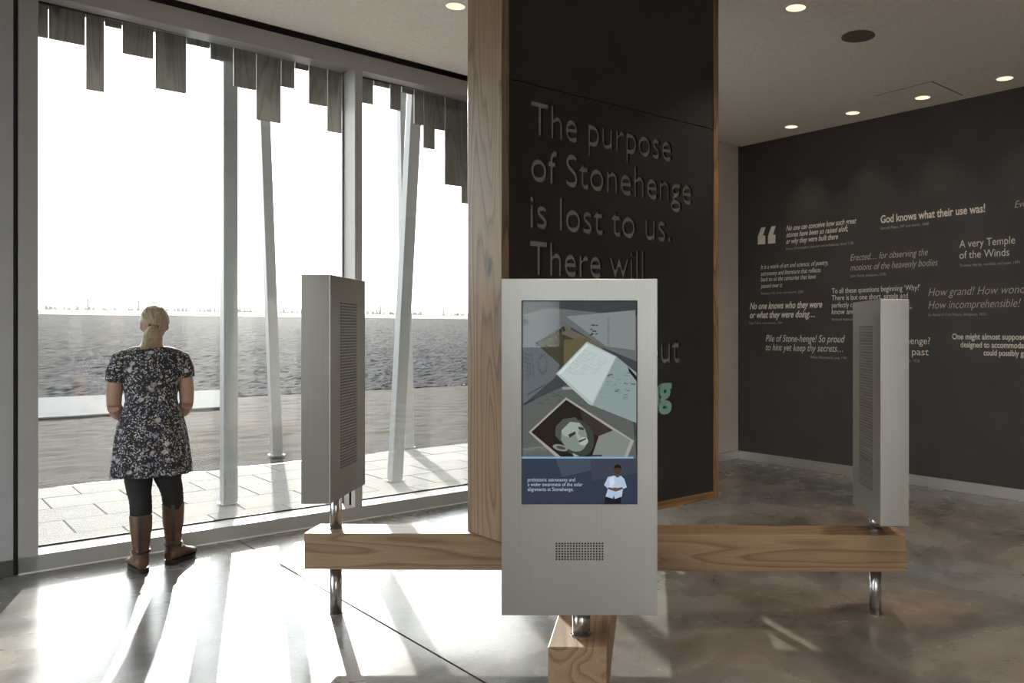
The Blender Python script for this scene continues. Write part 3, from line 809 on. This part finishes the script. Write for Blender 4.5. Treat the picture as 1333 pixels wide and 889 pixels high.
    put([(690, 650), (738, 638), (762, 655), (790, 640), (815, 665), (835, 730), (805, 742), (796, 800), (740, 820), (672, 800), (690, 740), (660, 712)], (166, 182, 206), 4)
    put([(700, 660), (735, 648), (745, 700), (705, 740)], (190, 204, 222), 4)
    put([(690, 728), (740, 738), (800, 728), (806, 742), (750, 762), (695, 745)], (92, 70, 62), 4)
    ell(745, 745, 22, 14, 0, (100, 78, 70))
    put([(735, 790), (745, 825), (725, 820)], (34, 50, 100), 4)
    # caption
    for k, body in enumerate(('prehistoric astronomy and', 'a wider awareness of the solar', 'alignments at Stonehenge.')):
        me = text_mesh(body); a, b, _, _ = text_dims(me)
        layer[0] += 1; mb.cur = mat((170, 184, 200))
        x0 = 675 + 75 / 5.925; x1 = 675 + (438, 496, 426)[k] / 5.925; yb = 510 + (684, 720, 757)[k] / 5.925
        kx = (x1 - x0) / 149 * SC_W / (b - a); kz = 4.6 / 264 * SC_H / CAP; X0 = -SC_W / 2 + (x0 - 680) / 149 * SC_W; Z0 = -(yb - 391) / 264 * SC_H
        mb.add([(X0 + (v.co.x - a) * kx, -.00004 * layer[0] - .0002, Z0 + v.co.y * kz) for v in me.vertices], [tuple(p.vertices) for p in me.polygons])
        bpy.data.meshes.remove(me)
    return mb, mats

kiosk_parts = {}
def make_kiosk(loc, rz, ztop, label):
    e = empty('information_kiosk', (loc[0], loc[1], 0), rz)
    tag(e, label, 'kiosk', 'steel touch kiosks on the oak beams')
    z0, z1 = ztop - KH, ztop; hw, ht = KW / 2, KT / 2
    if not kiosk_parts:
        mb = MB()
        # local z runs from -KH to 0
        frame_face(mb, -hw, hw, -.82, 0, -SC_W / 2, SC_W / 2, -.0745 - SC_H, -.0745, -ht, False, .008)
        frame_face(mb, -hw, hw, -KH, -.82, -.082, .082, -.946, -.884, -ht, False, 0)
        # the opening of the small grille is cut in the strip below the screen by a separate sheet: leave the strip flat
        px0, px1, pz0, pz1 = -.126, .126, -KH + .146, -.130
        frame_face(mb, -hw, hw, -KH, 0, px0, px1, pz0, pz1, ht, True, 0)
        mb.poly([(-hw, -ht, -KH), (-hw, -ht, 0), (-hw, ht, 0), (-hw, ht, -KH)]); mb.poly([(hw, -ht, 0), (hw, -ht, -KH), (hw, ht, -KH), (hw, ht, 0)])
        mb.poly([(-hw, -ht, 0), (hw, -ht, 0), (hw, ht, 0), (-hw, ht, 0)]); mb.poly([(-hw, ht, -KH), (hw, ht, -KH), (hw, -ht, -KH), (-hw, -ht, -KH)])
        b = mb.build('body', M['steel'], None)
        bm = bmesh.new(); bm.from_mesh(b.data); bmesh.ops.remove_doubles(bm, verts=bm.verts, dist=1e-5)
        oe = [q for q in bm.edges if len(q.link_faces) == 2 and q.calc_face_angle(0) > 1 and all(abs(abs(v.co.x) - hw) < 1e-4 or v.co.z in (0,) or abs(v.co.z + KH) < 1e-4 for v in q.verts)]
        bmesh.ops.bevel(bm, geom=oe, offset=.003, segments=2, affect='EDGES', profile=.5); bm.to_mesh(b.data); bm.free()
        tr = MB(); ox, oz0, oz1 = SC_W / 2, -.0745 - SC_H, -.0745; yy = -ht - .0006
        for (a0, a1, c0, c1) in ((-ox - .0015, ox + .0015, oz1 - .002, oz1 + .0015), (-ox - .0015, ox + .0015, oz0 - .0015, oz0 + .002), (-ox - .0015, -ox + .002, oz0, oz1), (ox - .002, ox + .0015, oz0, oz1)):
            tr.box(a0, a1, yy, -ht + .006, c0, c1)
        kiosk_parts['bezel'] = tr.build('bezel', M['dark'], None)
        kiosk_parts['body'] = b
        sb = MB().box(-ox, ox, -ht + .0075, -ht + .012, oz0, oz1).build('screen', M['dark'], None); kiosk_parts['screen'] = sb
        art, mats = screen_art(); ao = art.build('screen_image', mats, None); kiosk_parts['art'] = ao
        ao.location = (0, -ht + .0072, -.0745)
        gg = MB().poly([(-ox, -ht + .002, oz0), (ox, -ht + .002, oz0), (ox, -ht + .002, oz1), (-ox, -ht + .002, oz1)]).build('cover_glass', M['sglass'], None); kiosk_parts['glass'] = gg
        kiosk_parts['back'] = perforated('rear_grille', px0, px1, pz0, pz1, 17, 57, .0052, ht, 1, None, M['steel'])
        kiosk_parts['backing'] = [o for o in COL.objects if o.name.startswith('grille_backing')][-1]
        kiosk_parts['front'] = perforated('speaker_grille', -.082, .082, -.946, -.884, 17, 7, .0033, -ht, -1, None, M['steel'])
        kiosk_parts['fbacking'] = [o for o in COL.objects if o.name.startswith('grille_backing')][-1]
        protos = list(kiosk_parts.items())
        for k_, o_ in protos: COL.objects.unlink(o_)
    newp = {}
    for k_, o_ in kiosk_parts.items():
        c_ = o_.copy(); COL.objects.link(c_); newp[k_] = c_
        c_.location = o_.location + Vector((0, 0, z1))
    for k_, c_ in newp.items(): c_.parent = e
    for k_, p_ in (('art', 'screen'), ('glass', 'screen'), ('backing', 'back'), ('fbacking', 'front')):
        c_ = newp[k_]; c_.parent = newp[p_]; c_.location = kiosk_parts[k_].location
    return e, newp

def steel_post(e, z0, z1, r=.031, off=(0, 0)):
    MB().cyl(off, r, z0, z1, 32).build('support_post', M['post'], e, smooth=False)

kF, _ = make_kiosk((-.195, 2.757 + KT / 2), 0, 1.676, 'brushed steel kiosk facing the camera with a lit portrait screen')
kL, _ = make_kiosk((-1.585, 4.308), math.radians(-90), 1.779, 'brushed steel kiosk on the left beam, its perforated back facing the panel')
kR, _ = make_kiosk((1.206 + KT / 2, 4.345), math.radians(90), 1.660, 'brushed steel kiosk on the right beam before the charcoal wall')
kB, _ = make_kiosk((-.155, 5.94), math.pi, 1.76, 'brushed steel kiosk hidden behind the tall charcoal panel')
def post_for(e, wx, wy, z1):
    p = Vector((wx, wy, 0)) - e.location; p.rotate(Euler((0, 0, -e.rotation_euler.z)))
    for a, b in ((0, .262), (.450, z1)):
        MB().cyl((p.x, p.y), .031, a, b, 32).build('support_post', M['post'], e, smooth=False)
    for zz in (.001, .4505):
        MB().cyl((p.x, p.y), .036, zz, zz + .003, 32).build('post_collar', M['post'], e)
post_for(kF, -.195, 2.845, 1.676 - KH)
post_for(kB, -.145, 5.87, 1.76 - KH)
post_for(kL, -1.606, 4.375, 1.779 - KH)
post_for(kR, 1.262, 4.362, 1.660 - KH)
# small black cable stub under the left kiosk
p = Vector((-1.563, 4.47, 0)) - kL.location; p.rotate(Euler((0, 0, math.radians(90))))
MB().cyl((p.x, p.y), .006, .555, .66, 10).build('cable_stub', M['dark'], kL)
for o in list(COL.objects):
    if o.name.startswith('support_post'):
        for q in o.data.polygons: q.use_smooth = len(q.vertices) == 4

# ------------------------------------------------------------------ the woman at the window
WX, WY = -3.078, 5.20
wyaw = math.atan2(.509, .861)
woman = empty('person', (WX, WY, 0), wyaw)
tag(woman, 'woman in a floral dress and brown boots, standing with her back turned at the glazing', 'person')
def ell_ring(cx_, cy_, z, rx, ry, n=40, fold=0.0, nf=9, ph=0.0, p=2.2):
    out = []
    for i in range(n):
        a = 2 * math.pi * i / n; ca, sa = math.cos(a), math.sin(a)
        k = 1 + fold * math.sin(nf * a + ph)
        out.append((cx_ + rx * k * math.copysign(abs(ca) ** (2 / p), ca), cy_ + ry * k * math.copysign(abs(sa) ** (2 / p), sa), z))
    return out
def remesh(o, voxel, smooth=4):
    r_ = o.modifiers.new('remesh', 'REMESH'); r_.mode = 'VOXEL'; r_.voxel_size = voxel; r_.use_smooth_shade = True
    s_ = o.modifiers.new('smooth', 'SMOOTH'); s_.iterations = smooth; s_.factor = .5
def bake(o):
    dg = bpy.context.evaluated_depsgraph_get(); dg.update()
    me = bpy.data.meshes.new_from_object(o.evaluated_get(dg)); mats = [m_ for m_ in o.data.materials]
    o.modifiers.clear(); o.data = me
    if not me.materials:
        for m_ in mats: me.materials.append(m_)
# body: head, neck, torso, arms, hands and legs as one surface
HX = .018
b = MB()
b.ball((HX, .0, 1.545), (.069, .088, .105), 24, 16)
b.ball((HX, .038, 1.495), (.052, .055, .058), 18, 12)           # jaw
b.tube([(HX, .094, 1.545), (HX, .108, 1.522), (HX, .098, 1.513)], [.008, .012, .009], 10)   # nose
for sx in (-1, 1):
    b.ball((HX + sx * .071, -.005, 1.532), (.010, .020, .030), 12, 8)   # ears
    b.ball((HX + sx * .028, .076, 1.520), (.020, .016, .016), 10, 8)   # cheeks
b.tube([(.012, -.012, 1.50), (.008, -.012, 1.44), (0, -.014, 1.38)], [.056, .056, .070], 20)
b.loft([ell_ring(0, 0, z, rx, ry) for z, rx, ry in ((.82, .165, .12), (.92, .168, .125), (1.06, .125, .10), (1.2, .145, .105), (1.32, .165, .10), (1.375, .13, .075), (1.405, .07, .055))])
def arm(sx):
    sh = (sx * .160, -.005, 1.335); el = (sx * .198, -.012, 1.035)
    wr = (sx * .115, .135, .93)
    b.tube([sh, (sx * .183, -.012, 1.24), (sx * .196, -.012, 1.13), el], [.050, .047, .045, .040], 18)
    b.tube([el, (sx * .176, .045, .985), (sx * .145, .10, .95), wr], [.041, .042, .034, .026], 18)
    # palm and five fingers, clasped in front of the waist
    hn = Vector((sx * .065, .165, .915)); b.tube([wr, (sx * .092, .152, .922), hn], [.024, .030, .026], 14, .55)
    for k, (L_, off) in enumerate(((.062, .022), (.070, .008), (.066, -.006), (.052, -.020))):
        p0 = hn + Vector((sx * .012, .0, off)); p1 = p0 + Vector((-sx * L_ * .5, .014, -.006)); p2 = p1 + Vector((-sx * L_ * .4, -.004, -.012)); p3 = p2 + Vector((-sx * L_ * .2, -.012, -.006))
        sh_ = Vector((0, .010 * sx, 0))
        b.tube([p0, p1 + sh_, p2 + sh_, p3 + sh_], [.0105, .0095, .0088, .0078], 8)
    p0 = Vector((sx * .09, .150, .935)); b.tube([p0, p0 + Vector((-sx * .02, .012, .026)), p0 + Vector((-sx * .045, .016, .034))], [.013, .011, .009], 8)
arm(-1); arm(1)
LEGS = ((-.054, -.06, -1), (.123, .06, 1))
for fx, fy, sx in LEGS:
    b.tube([(sx * .085 + .01, 0, .86), (sx * .078 + .012, 0, .62), (fx - .004, fy * .5, .44), (fx, fy * .8, .36), (fx, fy, .12), (fx, fy, .07)], [.090, .066, .046, .042, .028, .024], 18)
body = b.build('body', M['skin'], woman, smooth=True); remesh(body, .0065, 4); bake(body)
for sx in (-1, 1):
    MB().ball((HX + sx * .029, .079, 1.553), (.0125, .0115, .0095), 12, 8).build('eye', M['eye'], woman, smooth=True)
    MB().ball((HX + sx * .029, .0895, 1.553), (.005, .002, .005), 10, 6).build('iris', M['iris'], woman, smooth=True)
    MB().tube([(HX + sx * .016, .090, 1.573), (HX + sx * .044, .084, 1.572)], [.0035, .002], 8).build('eyebrow', M['hair'], woman)
MB().tube([(HX - .022, .088, 1.487), (HX, .096, 1.488), (HX + .022, .088, 1.487)], [.003, .0065, .003], 8).build('mouth', M['lips'], woman, smooth=True)

# dress with short sleeves and a gathered skirt
d = MB()
R = []
for z, rx, ry, fold, cyy in ((1.402, .100, .062, 0, -.006), (1.390, .130, .078, 0, -.006), (1.368, .158, .096, 0, -.004), (1.32, .172, .112, 0, 0), (1.26, .176, .118, 0, .002), (1.18, .163, .118, 0, .004), (1.11, .146, .112, 0, .004), (1.07, .143, .110, .004, 0),
                         (1.03, .150, .116, .010, -.004), (.96, .176, .136, .016, -.008), (.87, .196, .152, .022, -.01), (.76, .208, .162, .032, -.008), (.66, .219, .170, .042, -.004), (.596, .224, .174, .050, 0)):
    R.append(ell_ring(.002, cyy, z, rx, ry, 72, fold, 11, z * 2.0))
d.loft(R[::-1])
for sx in (-1, 1):
    d.tube([(sx * .12, -.004, 1.342), (sx * .160, -.008, 1.320), (sx * .184, -.012, 1.262), (sx * .193, -.012, 1.190 + (.012 if sx > 0 else -.008))], [.052, .059, .057, .053], 22)
dress = d.build('dress', M['dress'], woman, smooth=True); remesh(dress, .0065, 3); bake(dress)
# leggings
for fx, fy, sx in LEGS:
    lg = MB(); zr = [(.64, sx * .083 + .012, .01, .083), (.56, sx * .079 + .012, .01, .078), (.49, fx * .65 + sx * .03, fy * .4, .067), (.44, fx * .9 + sx * .008, fy * .6, .062), (.39, fx, fy * .8, .061), (.33, fx, fy * .9, .058), (.28, fx, fy, .054)]
    fine = []
    for k in range(len(zr) - 1):
        for q in range(6):
            f_ = q / 6; z, x_, y_, r_ = [zr[k][i] * (1 - f_) + zr[k + 1][i] * f_ for i in range(4)]
            r_ *= 1 + .014 * math.sin(z * 210 + sx) * (1 if z < .52 else .4)
            fine.append(ell_ring(x_, y_, z, r_, r_ * 1.04, 28, .008, 3, z * 30, 2.0))
    lg.loft(fine[::-1]); lg.build('legging', M['legging'], woman, smooth=True)
# boots
def boot(fx, fy, sx, ztop, toe):
    bt = MB()
    def rg(z, rx, ry, ox=0, oy=0): return ell_ring(fx + ox, fy + oy, z, rx, ry, 32, .006, 4, z * 25, 2.1)
    bt.loft([rg(.045, .040, .046), rg(.075, .043, .050, 0, .002), rg(.11, .045, .052), rg(.15, .046, .051), rg(.20, .052, .057, 0, -.004), rg(.27, .060, .064, 0, -.008), rg(.33, .0625, .066, 0, -.006), rg(ztop - .004, .065, .068, 0, -.002), rg(ztop, .0665, .070), rg(ztop - .004, .061, .064), rg(ztop - .06, .059, .062)])
    tx, ty = toe
    tv = Vector((tx, ty, 0)).normalized(); L_ = .19
    c0 = Vector((fx, fy, 0)) - tv * .048
    side = Vector((-tv.y, tv.x, 0))
    def fr(q, wd, zt, zb=.022):
        c_ = c0 + tv * (q * (L_ + .055)); out = []
        for i in range(20):
            a = 2 * math.pi * i / 20; out.append(tuple(c_ + side * wd * math.cos(a) + Vector((0, 0, (zt + zb) / 2 + (zt - zb) / 2 * math.sin(a)))))
        return out
    bt.loft([fr(0, .026, .085), fr(.05, .038, .115), fr(.2, .045, .135), fr(.38, .046, .130), fr(.55, .047, .098), fr(.72, .049, .080), fr(.88, .044, .068), fr(.98, .026, .050)])
    o = bt.build('boot', M['leather'], woman, smooth=True); remesh(o, .005, 2); bake(o)
    so = MB()
    def outline(z, g_=0): 
        P = []
        for i in range(28):
            a = 2 * math.pi * i / 28; ca, sa = math.cos(a), math.sin(a)
            q = tv * ((.122 + g_) * ca + .075) + side * ((.048 + g_ + .004 * ca) * sa)
            P.append(tuple(Vector((fx, fy, z)) + q))
        return P
    so.loft([outline(.010, 0), outline(.026, 0)])
    hl = [tuple(c0 + tv * (.035 + .036 * math.cos(a)) + side * .042 * math.sin(a)) for a in [2 * math.pi * k / 20 for k in range(20)]]
    so.loft([[(p_[0], p_[1], 0) for p_ in hl], [(p_[0], p_[1], .030) for p_ in hl]])
    so.loft([[(tuple(Vector((fx, fy, 0)) + tv * (.12 + .06 * math.cos(a)) + side * .046 * math.sin(a))[:2] + (z,)) for a in [2 * math.pi * k / 20 for k in range(20)]] for z in (0, .012)])
    so.build('sole', M['sole'], o)
    bs = MB(); pts = [(fx - .002, fy - .008 - y_, z_) for z_, y_ in ((ztop - .002, .064), (.33, .067), (.27, .066), (.20, .054), (.15, .042), (.12, .042))]
    for k in range(len(pts) - 1):
        (x0, y0, z0), (x1, y1, z1) = pts[k], pts[k + 1]; w_ = .010
        bs.hexa([(x1 - w_, y1 - .004, z1), (x1 + w_, y1 - .004, z1), (x1 + w_, y1 + .01, z1), (x1 - w_, y1 + .01, z1), (x0 - w_, y0 - .004, z0), (x0 + w_, y0 - .004, z0), (x0 + w_, y0 + .01, z0), (x0 - w_, y0 + .01, z0)])
    bs.build('back_strip', M['leather_d'], o)
    sp = [(fx + .048 * math.cos(a), fy + .055 * math.sin(a), .135 + .012 * math.sin(a)) for a in [2 * math.pi * k / 20 for k in range(21)]]
    MB().tube(sp, [.0075] * 21, 8).build('ankle_strap', M['leather_d'], o, smooth=True)
    MB().box(fx + sx * .046, fx + sx * .056, fy - .014, fy + .010, .103, .131).build('buckle', M['brass'], o, bevel=.002)
    return o
boot(*LEGS[0], .365, (-.25, 1.0)); boot(*LEGS[1], .40, (.62, .75))
# hair: cap plus low ponytail
h = MB()
h.ball((HX + .002, -.012, 1.562), (.084, .098, .104), 32, 20)
h.ball((HX, -.042, 1.525), (.056, .053, .050), 20, 14)
h.tube([(HX - .004, -.075, 1.50), (HX - .008, -.085, 1.47)], [.03, .02], 16)
cap = h.build('hair', M['hair'], woman, smooth=True); remesh(cap, .006, 3)
bake(cap)
# trim the hair away from the face
bm = bmesh.new(); bm.from_mesh(cap.data)
bmesh.ops.delete(bm, geom=[v for v in bm.verts if (v.co.y > .045 and v.co.z < 1.61) or (v.co.y > -.022 and v.co.z < 1.553) or (v.co.z < 1.545 - .25 * max(0, .05 - abs(v.co.x - HX)) and abs(v.co.x - HX) > .045) or (v.co.z < 1.508 and abs(v.co.x - HX) > .03)], context='VERTS'); bm.to_mesh(cap.data); bm.free()
pt_ = MB(); rg = []
for z, x_, y_, r_, fl_ in ((1.535, .012, -.098, .020, 1), (1.525, .010, -.112, .024, 1), (1.50, .004, -.126, .034, .9), (1.47, .000, -.130, .041, .85), (1.44, -.006, -.126, .039, .8), (1.415, -.014, -.118, .034, .75), (1.395, -.030, -.112, .026, .7), (1.385, -.044, -.108, .012, .7)):
    rg.append(ell_ring(x_, y_, z, r_, r_ * fl_, 40, .07, 9, z * 40, 2.0))
pt_.loft(rg[::-1]); pt_.build('ponytail', M['hair'], cap, smooth=True)
MB().tube([(.012 + .024 * math.cos(a), -.104 + .005 * math.sin(a), 1.528 + .018 * math.sin(a)) for a in [2 * math.pi * k / 16 for k in range(17)]], [.004] * 17, 8).build('hair_band', M['leather_d'], cap, smooth=True)
rs = random.Random(5); st_ = MB()
for k in range(46):     # raised locks combed back to the band
    a = rs.uniform(-1.25, 1.25) ; e0 = rs.uniform(.55, 1.1)
    pts = []
    for q in range(7):
        f_ = q / 6; an = a * (1 - f_); el_ = e0 * (1 - f_) * 1.25 - .25
        x_ = HX + .002 + .0855 * math.sin(an) * math.cos(el_); y_ = -.012 - .0995 * math.cos(an) * math.cos(el_); z_ = 1.562 + .1055 * math.sin(el_)
        pts.append((x_, y_, z_))
    st_.tube(pts, [.002, .004, .0045, .0045, .004, .004, .003], 6)
o = st_.build('hair_locks', M['hair'], cap, smooth=True); o['kind'] = 'stuff'
